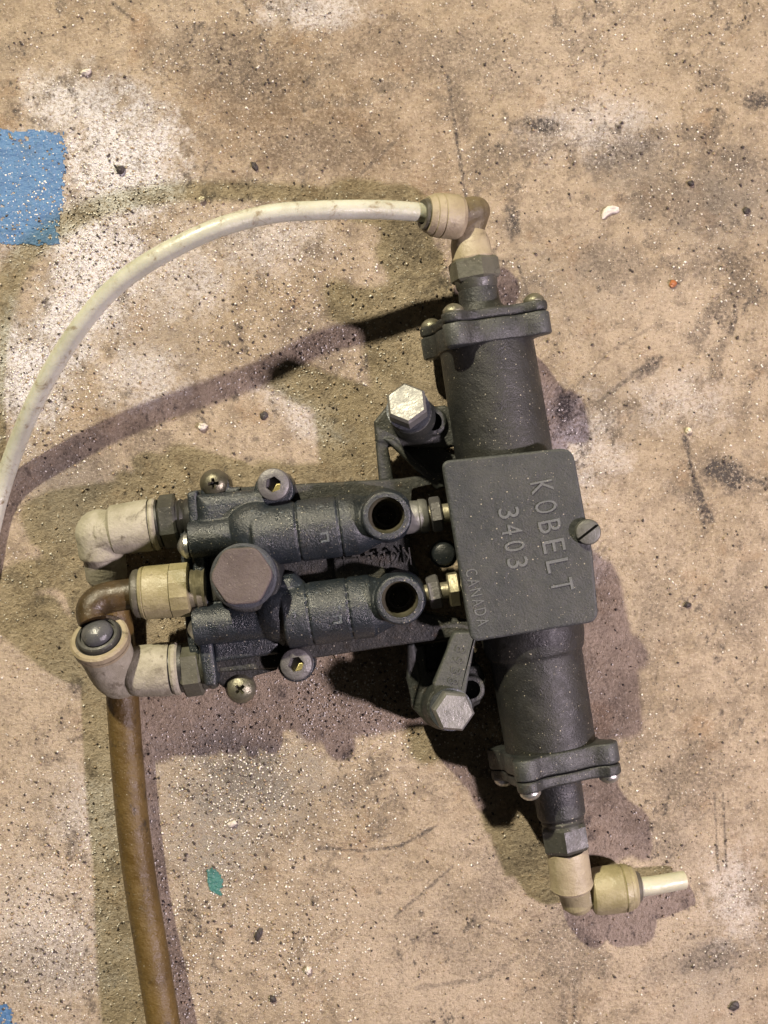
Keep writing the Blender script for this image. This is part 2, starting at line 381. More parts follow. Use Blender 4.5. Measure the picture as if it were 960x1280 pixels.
for (cu, cv, ru, rv, st) in [(300, 990, 110, 110, 1), (270, 1110, 90, 110, .7), (440, 880, 120, 60, .9), (130, 300, 100, 130, .9), (400, 1000, 90, 70, .5), (60, 1150, 100, 160, .7), (60, 480, 60, 100, .8), (200, 700, 60, 90, .7), (230, 1240, 60, 60, .8), (380, 400, 160, 120, .45), (370, 1180, 90, 110, .5), (620, 900, 60, 60, .5), (820, 1110, 40, 20, .4)]:
    grit = np.maximum(grit, st*blob(U, V, cu, cv, ru, rv, 0, .9, w1))
for (cu, cv, ru, rv, st) in [(300, 985, 100, 80, 1.0), (270, 1060, 70, 70, .8), (70, 600, 90, 50, .5), (90, 640, 70, 40, .5), (40, 440, 50, 90, .5), (110, 840, 60, 50, .3), (690, 1010, 40, 40, .3), (200, 420, 60, 50, .3), (760, 500, 50, 50, .3), (910, 260, 70, 60, .45), (800, 210, 60, 60, .35), (700, 350, 90, 70, .25), (80, 1000, 60, 60, .2), (890, 1220, 60, 60, .35)]:
    grey = np.maximum(grey, st*blob(U, V, cu, cv, ru, rv, 0, .9, w1*1.3))
brown = np.zeros_like(U)
for (cu, cv, ru, rv, st) in [(330, 130, 160, 100, 1.0), (450, 60, 120, 70, .6), (470, 190, 110, 70, .7), (90, 30, 80, 40, .4), (530, 150, 60, 120, .5), (380, 330, 90, 30, .3), (560, 240, 50, 50, .4), (660, 1130, 50, 60, .5), (940, 1260, 40, 30, .5), (930, 320, 40, 60, .3), (20, 300, 40, 30, .5)]:
    brown = np.maximum(brown, st*blob(U, V, cu, cv, ru, rv, 0, .9, w1*1.6))
palec = np.zeros_like(U)
for (cu, cv, ru, rv, st) in [(100, 1080, 190, 260, .8), (60, 860, 120, 90, .6), (820, 1160, 240, 150, .75), (560, 1200, 200, 120, .7), (420, 1120, 160, 90, .5), (720, 60, 240, 90, .45), (860, 420, 130, 80, .5), (820, 700, 80, 120, .4), (430, 920, 120, 60, .45), (60, 70, 90, 60, .4)]:
    palec = np.maximum(palec, st*blob(U, V, cu, cv, ru, rv, 0, .9, w1*1.8+w2))
# pits
pit = sst(vnoise(U, V, .33, 77, 2, .5), .80, .9)
height -= 1.6*pit
def height_at(u, v):
    i = int(np.clip(np.searchsorted(vs, v), 1, len(vs)-1)); j = int(np.clip(np.searchsorted(us, u), 1, len(us)-1)); return float(height[i, j])
ny, nx = U.shape
co = np.stack([(U-480)*S, (640-V)*S, (height-1.0)*S], -1).reshape(-1, 3).astype('f')
idx = np.arange(nx*ny).reshape(ny, nx)
q = np.stack([idx[1:, :-1], idx[1:, 1:], idx[:-1, 1:], idx[:-1, :-1]], -1).reshape(-1, 4)
fm = bpy.data.meshes.new('floor'); fm.vertices.add(len(co)); fm.vertices.foreach_set('co', co.ravel())
fm.loops.add(q.size); fm.loops.foreach_set('vertex_index', q.ravel().astype('i')); fm.polygons.add(len(q))
fm.polygons.foreach_set('loop_start', np.arange(0, q.size, 4).astype('i')); fm.update(); fm.validate(); fm.shade_smooth()
def setattr_(me, name, arr):
    a = me.attributes.new(name, 'FLOAT', 'POINT'); a.data.foreach_set('value', arr.ravel().astype('f'))
for nme, ar in (('stain', dark), ('chalk', white), ('grit', grit), ('greyed', grey), ('pit', pit), ('brown', brown), ('pale', palec)): setattr_(fm, nme, ar)  # the stain mask also holds the painted shadow beside the upper barrel
t = NT('worn_plywood_like_concrete')
n_big = t.noise(.006, 5, .6); n_mid = t.noise(.035, 6, .65); n_fine = t.noise(.25, 6, .7); n_mic = t.noise(.9, 3, .7)
col = t.mix(t.ramp(n_big, .38, .62), (.40, .32, .215), (.48, .39, .28))
col = t.mix(t.ramp(n_mid, .42, .66, 0, .65), col, (.215, .17, .12))
col = t.mix(t.ramp(n_mid, .50, .28, 0, .5), col, (.52, .42, .31))
col = t.mix(t.ramp(t.noise(.014, 4, .6), .56, .7, 0, .45), col, (.33, .21, .11))
col = t.mix(t.ramp(n_fine, .45, .33, 0, .7), col, (.18, .14, .095))
col = t.mix(t.ramp(n_fine, .54, .66, 0, .6), col, (.64, .54, .42))
col = t.mix(t.math('MULTIPLY', t.attr('brown'), t.ramp(n_fine, .3, .62, .75, .25)), col, (.21, .135, .07))
col = t.mix(t.math('MULTIPLY', t.attr('pale'), t.ramp(n_fine, .36, .55, .25, .95)), col, (.55, .455, .345))
gy = t.math('MULTIPLY', t.attr('greyed'), t.ramp(n_fine, .35, .6, .4, 1.1))
col = t.mix(gy, col, (.30, .275, .235))
ch = t.math('MULTIPLY', t.attr('chalk'), t.ramp(t.math('ADD', n_fine, t.math('MULTIPLY', n_mic, .5)), .60, .84, .2, 1.4))
col = t.mix(ch, col, (.80, .79, .79))
stain_shade = t.math('MULTIPLY', t.attr('stain'), t.ramp(t.math('ADD', n_fine, t.math('MULTIPLY', n_mic, .35)), .55, .85, 1.6, .5))
col = t.mix(stain_shade, col, (.075, .065, .058))
# single dark and pale grains, too small to pick up
for sc_, th, c, amt, sd in ((.22, .93, (.07, .05, .04), .75, 0), (.55, .86, (.075, .055, .045), .8, 0), (.42, .87, (.72, .66, .56), .7, 1)):
    v = t.vor(sc_); cs = t.n.new('ShaderNodeSeparateColor'); t.l(t.vor(sc_, 'Color'), cs.inputs[0])
    f = t.math('MULTIPLY', t.ramp(v, .15, .30, amt, 0), t.ramp(cs.outputs[sd], th, th+.02))
    col = t.mix(f, col, c)
col = t.mix(t.math('MULTIPLY', t.attr('pit'), .6), col, (.09, .065, .045))
t.l(col, t.b.inputs['Base Color']); t.l(t.ramp(n_mid, .3, .7, .62, .85), t.b.inputs['Roughness'])
t.b.inputs['Specular IOR Level'].default_value = .35
hh = t.math('ADD', t.math('MULTIPLY', n_fine, 2.2), n_mic)
t.l(t.bump(hh, 2.4), t.b.inputs['Normal'])
fm.materials.append(t.m)
floor = bpy.data.objects.new('floor', fm); sc.collection.objects.link(floor); tag(floor, kind='structure')

# blue paint patches: thin worn coats lying on the floor
def paint_patch(name, poly_test, box, thr, label, mat, top=.9):
    u0, v0, u1, v1 = box; st = 1.3
    uu = np.arange(u0, u1, st); vv = np.arange(v0, v1, st); A, B = np.meshgrid(uu, vv)
    big = (u1-u0) > 60; e = poly_test(A, B)+ (vnoise(A, B, .12, 31, 4, .7)-.5)*thr
    keep = e > 0
    hole = vnoise(A, B, .35, 41, 3, .7); keep &= ~(big & (hole > .78-.20*(1-sst(e, 0, 1.0))))
    mb = MB(); ids = {}
    H = height[np.clip(np.searchsorted(vs, B.ravel()), 1, len(vs)-1), np.clip(np.searchsorted(us, A.ravel()), 1, len(us)-1)].reshape(A.shape)-1.0+top
    def vid(i, j, l):
        k = (i, j, l)
        if k not in ids:
            ids[k] = len(mb.v); z = H[i, j] if l else H[i, j]-top-.3
            mb.v.append(Vector((A[i, j]-480, 640-B[i, j], z)))
        return ids[k]
    n, m = keep.shape
    cell = keep[:-1, :-1] & keep[1:, :-1] & keep[:-1, 1:] & keep[1:, 1:]
    for i, j in zip(*np.nonzero(cell)):
        c = [(i+1, j), (i+1, j+1), (i, j+1), (i, j)]
        mb.f.append(tuple(vid(a, b, 1) for a, b in c))
        for (di, dj, a, b) in ((1, 0, 0, 1), (0, 1, 1, 2), (-1, 0, 2, 3), (0, -1, 3, 0)):
            ii, jj = i+di, j+dj
            if not (0 <= ii < n-1 and 0 <= jj < m-1) or not cell[ii, jj]:
                p, q2 = c[a], c[b]; mb.f.append((vid(*q2, 1), vid(*p, 1), vid(*p, 0), vid(*q2, 0)))
    me = bpy.data.meshes.new(name); me.from_pydata([tuple(x) for x in mb.v], [], mb.f)
    return tag(link(me, name, mat, None, smooth=False), label, 'paint')
def blue_mat(name, a, b):
    t = NT(name); c = t.mix(t.ramp(t.noise(.05, 5, .6), .35, .65), a, b)
    c = t.mix(t.ramp(t.noise(.03, 6, .7, dist=.5), .56, .70, 0, .6), c, (.06, .10, .13))
    c = t.mix(t.ramp(t.noise(.3, 4, .7), .58, .70, 0, .65), c, (.62, .62, .62))
    c = t.mix(t.ramp(t.noise(.4, 3, .7), .66, .74, 0, .8), c, (.25, .19, .13))
    t.l(c, t.b.inputs['Base Color']); t.b.inputs['Roughness'].default_value = .55; t.l(t.bump(t.noise(.25, 5, .7), 1.5), t.b.inputs['Normal']); return t.m
M['blue'] = blue_mat('worn_blue_paint', (.05, .125, .26), (.065, .16, .31)); M['teal'] = blue_mat('teal_paint', (.03, .12, .105), (.045, .16, .14))
paint_patch('paint_mark', lambda a, b: np.minimum(np.minimum(.12*(80-8*sst(b, 230, 300)-a), .3*(b-163)), .18*(305+(a*.01)-b))+.25, (-80, 150, 100, 320), 2.8, 'large worn square of blue paint on the floor at the left edge', M['blue'])
paint_patch('paint_mark', lambda a, b: np.minimum(.2*(13+(b-1255)*.3-a), .2*(b-1254)), (-60, 1245, 30, 1330), 2.0, 'small corner of blue paint at the bottom left corner of the floor', M['blue'])
paint_patch('paint_mark', lambda a, b: 1.2*(1-((((a-268)*.94-(b-1101)*.34)/10.5)**2+(((a-268)*.34+(b-1101)*.94)/18)**2)**.5)*3, (245, 1075, 292, 1126), 3.0, 'small teal green fleck of paint on the gritty floor', M['teal'], top=1.4)

# loose grit: thousands of tiny grains
def solid(name, rgb, rough=.5, spec=.5):
    t = NT(name); t.l(t.mix(t.ramp(t.noise(.15, 3), .35, .65), tuple(c*.75 for c in rgb), rgb), t.b.inputs['Base Color'])
    t.b.inputs['Roughness'].default_value = rough; t.b.inputs['Specular IOR Level'].default_value = spec; return t.m
def scatter(name, n, dens, rmin, rmax, mat, label, seed):
    r = np.random.default_rng(seed); pts = []
    while len(pts) < n:
        u = r.uniform(-60, 1020, 4000); v = r.uniform(-60, 1340, 4000)
        i = np.clip(np.searchsorted(vs, v), 1, len(vs)-1); j = np.clip(np.searchsorted(us, u), 1, len(us)-1)
        d = dens[i, j]; k = r.random(4000) < d
        pts += list(zip(u[k], v[k], height[i, j][k]))
    pts = np.array(pts[:n]); rad = rmin+(rmax-rmin)*r.random(n)**3.5
    base = np.array([[1, 0, 0], [0, 1, 0], [-1, 0, 0], [0, -1, 0], [0, 0, 1], [0, 0, -1]], float)
    fc = np.array([[0, 1, 4], [1, 2, 4], [2, 3, 4], [3, 0, 4], [1, 0, 5], [2, 1, 5], [3, 2, 5], [0, 3, 5]])
    a = r.uniform(0, 2*PI, n); b = r.uniform(-.8, .8, n)
    vv = base[None]*(1+.5*(r.random((n, 6, 1))-.5))*np.stack([rad*r.uniform(.8, 1.5, n), rad, rad*r.uniform(.4, .9, n)], -1)[:, None]
    x, y, z = vv[..., 0], vv[..., 1], vv[..., 2]
    y, z = y*np.cos(b)[:, None]-z*np.sin(b)[:, None], y*np.sin(b)[:, None]+z*np.cos(b)[:, None]
    x, y = x*np.cos(a)[:, None]-y*np.sin(a)[:, None], x*np.sin(a)[:, None]+y*np.cos(a)[:, None]
    vv = np.stack([x+(pts[:, 0]-480)[:, None], y+(640-pts[:, 1])[:, None], z+(pts[:, 2]-1+rad*.45)[:, None]], -1).reshape(-1, 3)*S
    ff = (fc[None]+np.arange(n)[:, None, None]*6).reshape(-1, 3)
    me = bpy.data.meshes.new(name); me.vertices.add(len(vv)); me.vertices.foreach_set('co', vv.ravel().astype('f'))
    me.loops.add(ff.size); me.loops.foreach_set('vertex_index', ff.ravel().astype('i')); me.polygons.add(len(ff))
    me.polygons.foreach_set('loop_start', np.arange(0, ff.size, 3).astype('i')); me.update(); me.materials.append(mat)
    o = bpy.data.objects.new(name, me); sc.collection.objects.link(o); return tag(o, label, 'grit', kind='stuff')
base_d = .06+.25*sst(w2, -.1, .3)
scatter('pale_grit', 30000, np.clip(base_d*.5+.9*grit+.75*white, 0, 1)*(.3+1.4*(w1+.5)), .4, 1.7, solid('pale_grain', (.80, .76, .68), .3, .8), 'fine white and translucent grit strewn over the floor', 5)
scatter('tan_grit', 9000, np.clip(.12+.8*grit, 0, 1), .6, 2.0, solid('tan_grain', (.38, .29, .19), .6), 'fine tan grains of sand strewn over the floor', 15)
scatter('dark_grit', 9500, np.clip(.07+.85*grit+.4*dark, 0, 1)*(.3+1.4*(w1+.5)), .4, 2.1, solid('dark_grain', (.055, .042, .036), .6), 'fine dark grit and filings strewn over the floor', 6)

# single crumbs one can point at
def crumb(name, u, v, r, sx, ang, mat, label, cat, hgt=.5, seed=0, curl=0):
    rr = random.Random(seed*13+5); mb = MB(); R = []
    n = 12; prof = [.8+.4*rr.random() for _ in range(n)]
    a0 = math.radians(ang); c = P(u, v, 2); zb = height_at(u, v)-1
    for h, s_ in ((0, .8), (.35, 1), (.75, .8), (1, .35)):
        ring = []
        for j in range(n):
            a = 2*PI*j/n; x = r*sx*s_*prof[j]*math.cos(a); y = r*s_*prof[j]*math.sin(a)-curl*(x/(r*sx))**2*r
            ring.append(Vector((c.x+x*math.cos(a0)-y*math.sin(a0), c.y+x*math.sin(a0)+y*math.cos(a0), zb+h*r*hgt*2*(.8+.4*rr.random())-.2)))
        R.append(ring)
    mb.rings(R); return tag(obj(name, mb, mat, None, smooth=False), label, cat, 'pale chips scattered on the floor' if name == 'paint_flake' else 'dark crumbs scattered on the floor')
mw = solid('white_chip', (.60, .55, .48), .6); mo = solid('orange_chip', (.33, .12, .04), .5); md = solid('black_crumb', (.04, .032, .03), .6); mt = solid('cream_chip', (.7, .64, .46), .45)
crumb('paint_flake', 762, 262, 6, 2.2, 25, mw, 'curved white flake lying on the floor right of the white hose elbow', 'flake', .35, 1, 1.0)
crumb('paint_flake', 861, 538, 4.2, 1.2, 40, mt, 'small cream chip on the floor right of the grey cover plate', 'chip', .7, 2)
crumb('paint_flake', 841, 355, 4.5, 1.3, 60, mo, 'tiny orange chip on the floor at the upper right', 'chip', .5, 3)
crumb('paint_flake', 385, 1213, 4.5, 1.2, 80, mw, 'round white chip on the floor low between the brown hose and the lower hose stub', 'chip', .7, 4)
crumb('paint_flake', 253, 533, 5, 1.2, 10, mw, 'small white crumb on the floor above the cross-head screw', 'chip', .6, 5)
crumb('paint_flake', 252, 249, 4.2, 1.1, 10, mt, 'cream crumb lying just above the middle of the white hose arc', 'chip', .8, 6)
crumb('paint_flake', 108, 90, 4.5, 1.5, 20, mw, 'white crumb on the floor above the blue paint square', 'chip', .6, 7)
crumb('paint_flake', 290, 1030, 4, 1.6, 20, mw, 'white crumb in the patch of grey grit', 'chip', .6, 8)
crumb('grit_crumb', 151, 212, 5.2, 1.1, 40, md, 'black crumb on the chalky floor right of the blue paint square', 'crumb', .6, 9)
crumb('grit_crumb', 318, 207, 3.6, 1.8, -60, md, 'long black crumb above the white hose', 'crumb', .6, 10)
crumb('grit_crumb', 864, 198+31, 3.8, 1.1, 10, md, 'black crumb on the floor at the right, above the white flake', 'crumb', .6, 11)
crumb('grit_crumb', 934, 263, 4.2, 1.1, 10, md, 'dark crumb close to the right edge', 'crumb', .5, 12)
crumb('grit_crumb', 860, 756, 4, 1.1, 10, md, 'dark crumb on the floor level with the bottom of the cover plate', 'crumb', .5, 13)
crumb('grit_crumb', 330, 519, 5, 1.1, 10, md, 'dark crumb on the lit patch of floor below the dark hose shadow', 'crumb', .3, 14)
crumb('grit_crumb', 341, 1250, 5, 1.0, 10, md, 'dark crumb by the bottom edge of the picture', 'crumb', .4, 15)
crumb('grit_crumb', 323, 1168, 4.5, 2.2, 70, md, 'long dark crumb below the teal paint fleck', 'crumb', .3, 16)
crumb('grit_crumb', 918, 1258, 5, 1.4, 30, md, 'dark three-cornered crumb near the bottom right corner', 'crumb', .4, 17)

# ------------------------------------------------------------------ the valve assembly
root = bpy.data.objects.new('valve_assembly', None); sc.collection.objects.link(root)
root.location = (0, 0, 0); ORG[root.name] = Vector((0, 0, 0)); root.empty_display_size = .02
tag(root, 'grimy blue-grey pneumatic control valve assembly with two ported valves and a long cylinder', 'valve')
ZA = 77.0    # height of the long cylinder's axis
def AX(v, dz=0): # point on the main axis by picture row
    return P(593+.160*(v-338), v, ZA-16*(v-340)/700)+Vector((0, 0, dz))
AD = (AX(1040)-AX(340)).normalized(); AN = Vector((-AD.y, AD.x, 0))       # AN points to the picture's right when ...
if AN.x < 0: AN = -AN
kA = K(ZA)

def fan(A, B, prof, outline, steps):
    """extrude a polar outline (function of angle) from A to B"""
    pass
def ear_outline(base, ear, R, th0, n=96, wd=.24):
    out = []
    for j in range(n):
        a = 2*PI*j/n; r = base
        for k in range(4):
            d = (a-th0-k*PI/2+PI) % (2*PI)-PI
            # ray / circle of the ear
            s_ = R*math.sin(abs(d))
            if abs(d) < PI/3 and s_ < ear: r = max(r, R*math.cos(d)+math.sqrt(ear*ear-s_*s_))
            r = max(r, base+(R+ear*.72-base)*math.exp(-(d/wd)**2/1.1)*.93)
        out.append((a, r))
    return out
def flange(mb, p0, p1, base, ear, R, th0, bev=2.0):
    d = (p1-p0).normalized(); L = (p1-p0).length; rings = []
    lat = AN; up = Vector((0, 0, 1))
    for tt, ins in ((0, bev), (bev*.4, bev*.35), (bev, 0), (L-bev, 0), (L-bev*.4, bev*.35), (L, bev)):
        c = p0+d*tt; ring = []
        for a, r in ear_outline(base, ear, R, th0):
            q_ = c+(lat*math.cos(a)+up*math.sin(a))*(r-ins)
            q_.z = max(q_.z, .6); ring.append(q_)
        rings.append(ring)
    mb.rings(rings)
TH = math.radians(32)

# -- cylinder body (upper and lower barrel cast with the middle block)
mb = MB()
mb.lathe(AX(425), AX(640), [(0, 59*kA), (1, 62*kA)], 72)
mb.lathe(AX(640), AX(945), [(0, 60*kA), (1, 57*kA)], 72)
mb.prism([(575, 588), (702, 578), (728, 770), (606, 792)], 20, 122, 10)
mb.lathe(AX(590), AX(815), [(0, 62*kA), (.08, 65*kA), (.92, 65*kA), (1, 61*kA)], 72)
cyl = fuse('cylinder_body', mb, M['barrel'], root, 2.2, 6)
# flanges
for (a, b, nm) in ((406.5, 434, 'barrel_flange'), (931, 956, 'barrel_flange')):
    m_ = MB(); flange(m_, AX(a), AX(b), 61*kA, 15.5, 70, TH); obj(nm, m_, M['flange'], root, 40)
def cap(a, b, neck0, neck1, tip):
    m_ = MB(); flange(m_, AX(a), AX(b), 60*kA, 15, 70, TH, 2.4)
    m_.lathe(AX(b if neck1 > b else a), AX(neck1), [(0, 34*kA), (.25, 30.5*kA), (.9, 29.5*kA), (.97, 28*kA), (1, 26*kA)], 48)
    return m_
m_ = MB(); flange(m_, AX(393), AX(405.5), 59*kA, 15, 70, TH, 2.6)
m_.lathe(AX(394), AX(351), [(0, 34*kA), (.3, 26*kA), (.75, 24.5*kA), (1, 23.5*kA)], 48)
cap1 = fuse('cylinder_cap', m_, M['flange'], root, 1.4, 2)
m_ = MB(); flange(m_, AX(957), AX(971), 59*kA, 15, 70, TH, 2.6)
m_.lathe(AX(970), AX(1022), [(0, 34*kA), (.15, 31.5*kA), (.93, 30.5*kA), (1, 28*kA)], 48)
cap2 = fuse('cylinder_cap', m_, M['flange'], root, 1.4, 2)
for capo, v0, sg, mt_ in ((cap1, 393, -1, M['screwgreen']), (cap2, 971, 1, M['screwsteel'])):
    for k in range(4):
        a = TH+k*PI/2; c = AX(v0)+(AN*math.cos(a)+Vector((0, 0, 1))*math.sin(a))*70
        d = AD*sg; m_ = MB(); m_.lathe(c-d*2, c+d*10, [(0, 12), (.25, 12.5), (.45, 12), (.7, 9.5), (.9, 6), (1, 2)], 28)
        cu = MB(); x = AN; 
        for e in (0, PI/2):
            x1 = (AN*math.cos(e)+Vector((0, 0, 1))*math.sin(e)); y1 = d.cross(x1)
            cu.rings([[c+d*h_+x1*sx*7+y1*sy*1.5 for sx, sy in ((-1, -1), (1, -1), (1, 1), (-1, 1))] for h_ in (5, 12)])
        obj('cap_screw', m_, mt_, capo)
# -- nuts and elbow at the top end
def hexnut(name, A, B, r, mat, par, ph=.1, up=None, thread=None, ch=.12):
    m_ = MB(); m_.lathe(A, B, [(0, r*.9), (ch, r), (1-ch, r), (1, r*.9)], 6, phase=ph, up=up)
    o = obj(name, m_, mat, par, 20)
    return o
hexnut('hex_nut', AX(351), AX(324), 32*kA, M['nut_plastic'], root, .25)
m_ = MB(); m_.lathe(AX(362), AX(348), [(0, 24*kA), (.3, 26*kA), (1, 27*kA)], 40); obj('thread_collar', m_, M['nut_dark'], root)
e0 = Vector(AX(322)); el_c = P(590, 266, ZA+6)
m_ = MB(); m_.lathe(AX(326), AX(286), [(0, 25*kA), (.06, 26.5*kA), (.10, 26.5*kA), (.14, 25.4*kA), (.5, 25*kA), (.8, 22*kA), (1, 17*kA)], 44)
elb = obj('elbow_fitting', m_, M['tan'], root, 50)
cA = P(598, 262, ZA+2); cB = P(574, 272, ZA+14)
m_ = MB(); m_.lathe(AX(292), cA+Vector((-2, 0, 2)), [(0, 17), (1, 17)], 28); m_.ball(cA+Vector((-3, -2, 2)), 17); m_.lathe(cA+Vector((-2, -2, 2)), P(566, 271, ZA+16), [(0, 18), (1, 20)], 28)
m_.prism([(582, 254), (599, 257), (601, 276), (580, 284)], 60, 92, 3)
fuse('elbow_corner', m_, M['brownfit'], elb, 1.3, 4, wob=0)
c0 = P(578, 272, ZA+13); c1 = P(533, 268, ZA+28)
m_ = MB(); m_.lathe(c0, c1, [(0, 19), (.06, 24), (.16, 26.5), (.60, 26), (.62, 24.6), (.65, 26), (.82, 25), (.84, 23.5), (.87, 23.5), (1, 21)], 44)
obj('push_collar', m_, M['tan'], elb, 30)
m_ = MB(); m_.lathe(P(541, 268.6, ZA+25), P(528, 267.5, ZA+30), [(0, 20), (.5, 19.5), (1, 17), (1, 12), (0, 12)], 36, ring=True); obj('collet', m_, M['ringdark'], elb, 30)

# -- bottom end
m_ = MB(); m_.lathe(AX(1018), AX(1036), [(0, 27*kA), (.2, 26*kA), (.4, 27.5*kA), (.6, 26*kA), (.8, 27.5*kA), (1, 27*kA)], 40); obj('thread_collar', m_, M['nut_dark'], root)
hexnut('hex_nut', AX(1029), AX(1062), 31.5*kA, M['nut_dark'], root, .1)
B0 = AX(1060); B1 = P(715, 1108, 46)
m_ = MB(); m_.lathe(B0, B1, [(0, 23), (.1, 25), (.9, 25.5), (.94, 26.5), (1, 25)], 44); elb2 = obj('elbow_fitting', m_, M['tan'], root, 40)
m_ = MB(); m_.lathe(P(715, 1104, 46), P(722, 1128, 34), [(0, 20), (1, 20)], 30); m_.ball(P(722, 1124, 34), 20, (1, 1, .9)); m_.lathe(P(722, 1120, 34), P(750, 1114, 31), [(0, 17), (1, 20)], 30)
m_.prism([(702, 1112), (742, 1108), (745, 1134), (708, 1139)], 16, 50, 5)
fuse('elbow_corner', m_, M['yellowed'], elb2, 1.3, 4, wob=0)
m_ = MB(); m_.lathe(P(738, 1115, 31), P(795, 1108, 29.5), [(0, 22), (.05, 27), (.15, 29), (.68, 29.5), (.70, 28), (.73, 29.5), (.85, 28), (.87, 26.5), (.93, 26), (1, 22)], 44)
obj('push_collar', m_, M['yellowed'], elb2, 30)
m_ = MB(); m_.lathe(P(790, 1109, 29.5), P(800, 1108, 29), [(0, 22), (.6, 20), (1, 17)], 40); obj('collet', m_, M['ringdark'], elb2, 30)
pts = catmull([P(785, 1110, 29.5), P(815, 1107, 26), P(838, 1103, 21), P(855, 1100, 17)], 5)
m_ = MB(); m_.tube(pts, [11.8-.04*i_ for i_ in range(len(pts))], 28, inner=.7)
st_ = obj('hose_stub', m_, M['stub'], None); tag(st_, 'short cut-off stub of pale yellow hose in the lower end elbow', 'hose')

# -- cover plate
cov = roundpoly([(552, 576), (716, 559), (733, 652), (741, 690), (749, 777), (589, 803)], [11, 17, 6, 6, 15, 12], 5)
m_ = MB(); m_.prism(cov, 130, 147, 3.2)
M['slot'] = mat_generic('slotted_screw_steel', (.07, .072, .062), (.11, .112, .10), .45, .3, .2, (.12, .11, .08), .6, .4, .1, .3)
cover = obj('cover_plate', m_, M['cover'], root, 50)
m_ = MB(); m_.prism(roundpoly([(562, 588), (708, 572), (736, 768), (596, 792)], 8), 112, 131, 2); obj('cover_base', m_, M['barrel'], root)
def text(s_, name, u, v, z, ang, height_, length, mat, parent, ext=1.2, wid=.62):
    """raised stamped lettering, one narrow letter per step; ang is the reading direction in the picture (0 = right, 90 = down)"""
    o = P(u, v, z); a = math.radians(ang); rd = Vector((math.cos(a), -math.sin(a), 0)); up = Vector((-rd.y, rd.x, 0)); k = K(z)
    pitch = length/len(s_); V_ = []; F_ = []
    for i_, chh in enumerate(s_):
        cu = bpy.data.curves.new('txt', 'FONT'); cu.body = chh; cu.extrude = .5; cu.size = 1; cu.resolution_u = 3
        t_ = bpy.data.objects.new('txt', cu); sc.collection.objects.link(t_); bpy.context.view_layer.update()
        me = bpy.data.meshes.new_from_object(t_.evaluated_get(bpy.context.evaluated_depsgraph_get())); bpy.data.objects.remove(t_)
        c = np.array([tuple(q_.co) for q_ in me.vertices]); mn = c.min(0); mx = c.max(0); c = (c-mn)/(mx-mn)
        x = ((i_*pitch+c[:, :1]*pitch*wid)*k)*np.array(rd)+(c[:, 1:2]*height_*k)*np.array(up)+np.array(o); x[:, 2] = z-.5+c[:, 2]*(ext+.5)
        b_ = len(V_); V_ += [tuple(p) for p in x]; F_ += [tuple(b_+q_ for q_ in p.vertices) for p in me.polygons]
    me = bpy.data.meshes.new(name); me.from_pydata(V_, [], F_)
    return link(me, name, mat, parent, smooth=False)
text('KOBELT', 'lettering', 662, 604, 147, 78.5, 28, 150, M['cover'], cover, 1.3)
text('3403', 'lettering', 622, 637, 147, 80, 26, 84, M['cover'], cover, 1.2)
text('CANADA', 'lettering', 581, 713, 147, 77, 15, 76, M['cover'], cover, 1.0, .7)
# slotted screw holding the cover
c = P(735.5, 665, 156); m_ = MB(); m_.vcyl(735.5, 665, 156, [(100, 8), (140, 8), (141, 14.6), (153, 14.8), (155.2, 13.6), (156, 11.5)], 40)
cu = MB(); a = math.radians(38); x1 = Vector((math.cos(a), math.sin(a), 0)); y1 = Vector((-x1.y, x1.x, 0))
cu.rings([[Vector((c.x, c.y, h_))+x1*sx*20+y1*sy*1.5 for sx, sy in ((-1, -1), (1, -1), (1, 1), (-1, 1))] for h_ in (151.5, 160)])
cutout('slotted_screw', m_, cu, M['slot'], cover)
m_ = MB(); m_.vcyl(735.5, 665, 156, [(60, 12), (118, 12)], 30); obj('screw_post', m_, M['barrel'], cyl)

# -- base plate behind the valves
m_ = MB()
m_.prism(roundpoly([(238, 613), (330, 607), (500, 598), (554, 590), (554, 601), (514, 610), (512, 690), (524, 716), (526, 764), (592, 778), (592, 794), (470, 811), (400, 822), (352, 829), (345, 836), (264, 842), (236, 778)], 3), 46, 82, 3)
m_.prism([(415, 697), (500, 690), (470, 735), (420, 738)], 60, 92, 4)
base = fuse('base_plate', m_, M['cast_dirty'], root, 1.7, 2)
text('KOBELT', 'lettering', 512, 684, 92, 172.5, 22, 94, M['cast_dirty'], base, 1.0)
# ears that carry the cross-head screws
m_ = MB(); m_.vcyl(268, 606, 92, [(46, 17), (88, 17), (90, 15)], 36); m_.prism([(250, 612), (300, 608), (300, 640), (250, 640)], 50, 90, 4); fuse('screw_ear', m_, M['cast'], base, 1.5, 3)
m_ = MB(); m_.vcyl(299, 860, 64, [(40, 17), (56, 17), (60, 15)], 36); m_.prism([(262, 812), (345, 806), (346, 838), (316, 846), (308, 862), (284, 864), (262, 846)], 40, 66, 4); fuse('screw_ear', m_, M['cast_dirty'], base, 1.5, 3)

# -- valve bodies
def port(mb, u, v, zt, r_in=21.0, r_out=29.0):
    c = P(u, v, zt)
    mb.vcyl(u, v, zt, [(72, 34), (96, 32), (112, r_out+.5), (zt-2, r_out), (zt, r_out-2), (zt, r_in+1), (zt-2, r_in), (78, r_in), (78, 4), (72, 4)], 56, ring=True)
def nozzle(mb, A, B, r, grooves):
    st = [(0, r*.96), (.02, r)]
    for g in grooves: st += [(g-.014, r), (g-.008, r-2.6), (g+.008, r-2.6), (g+.014, r+.4)]
    st += [(.99, r), (1, r*.97)]; mb.lathe(A, B, st, 64)
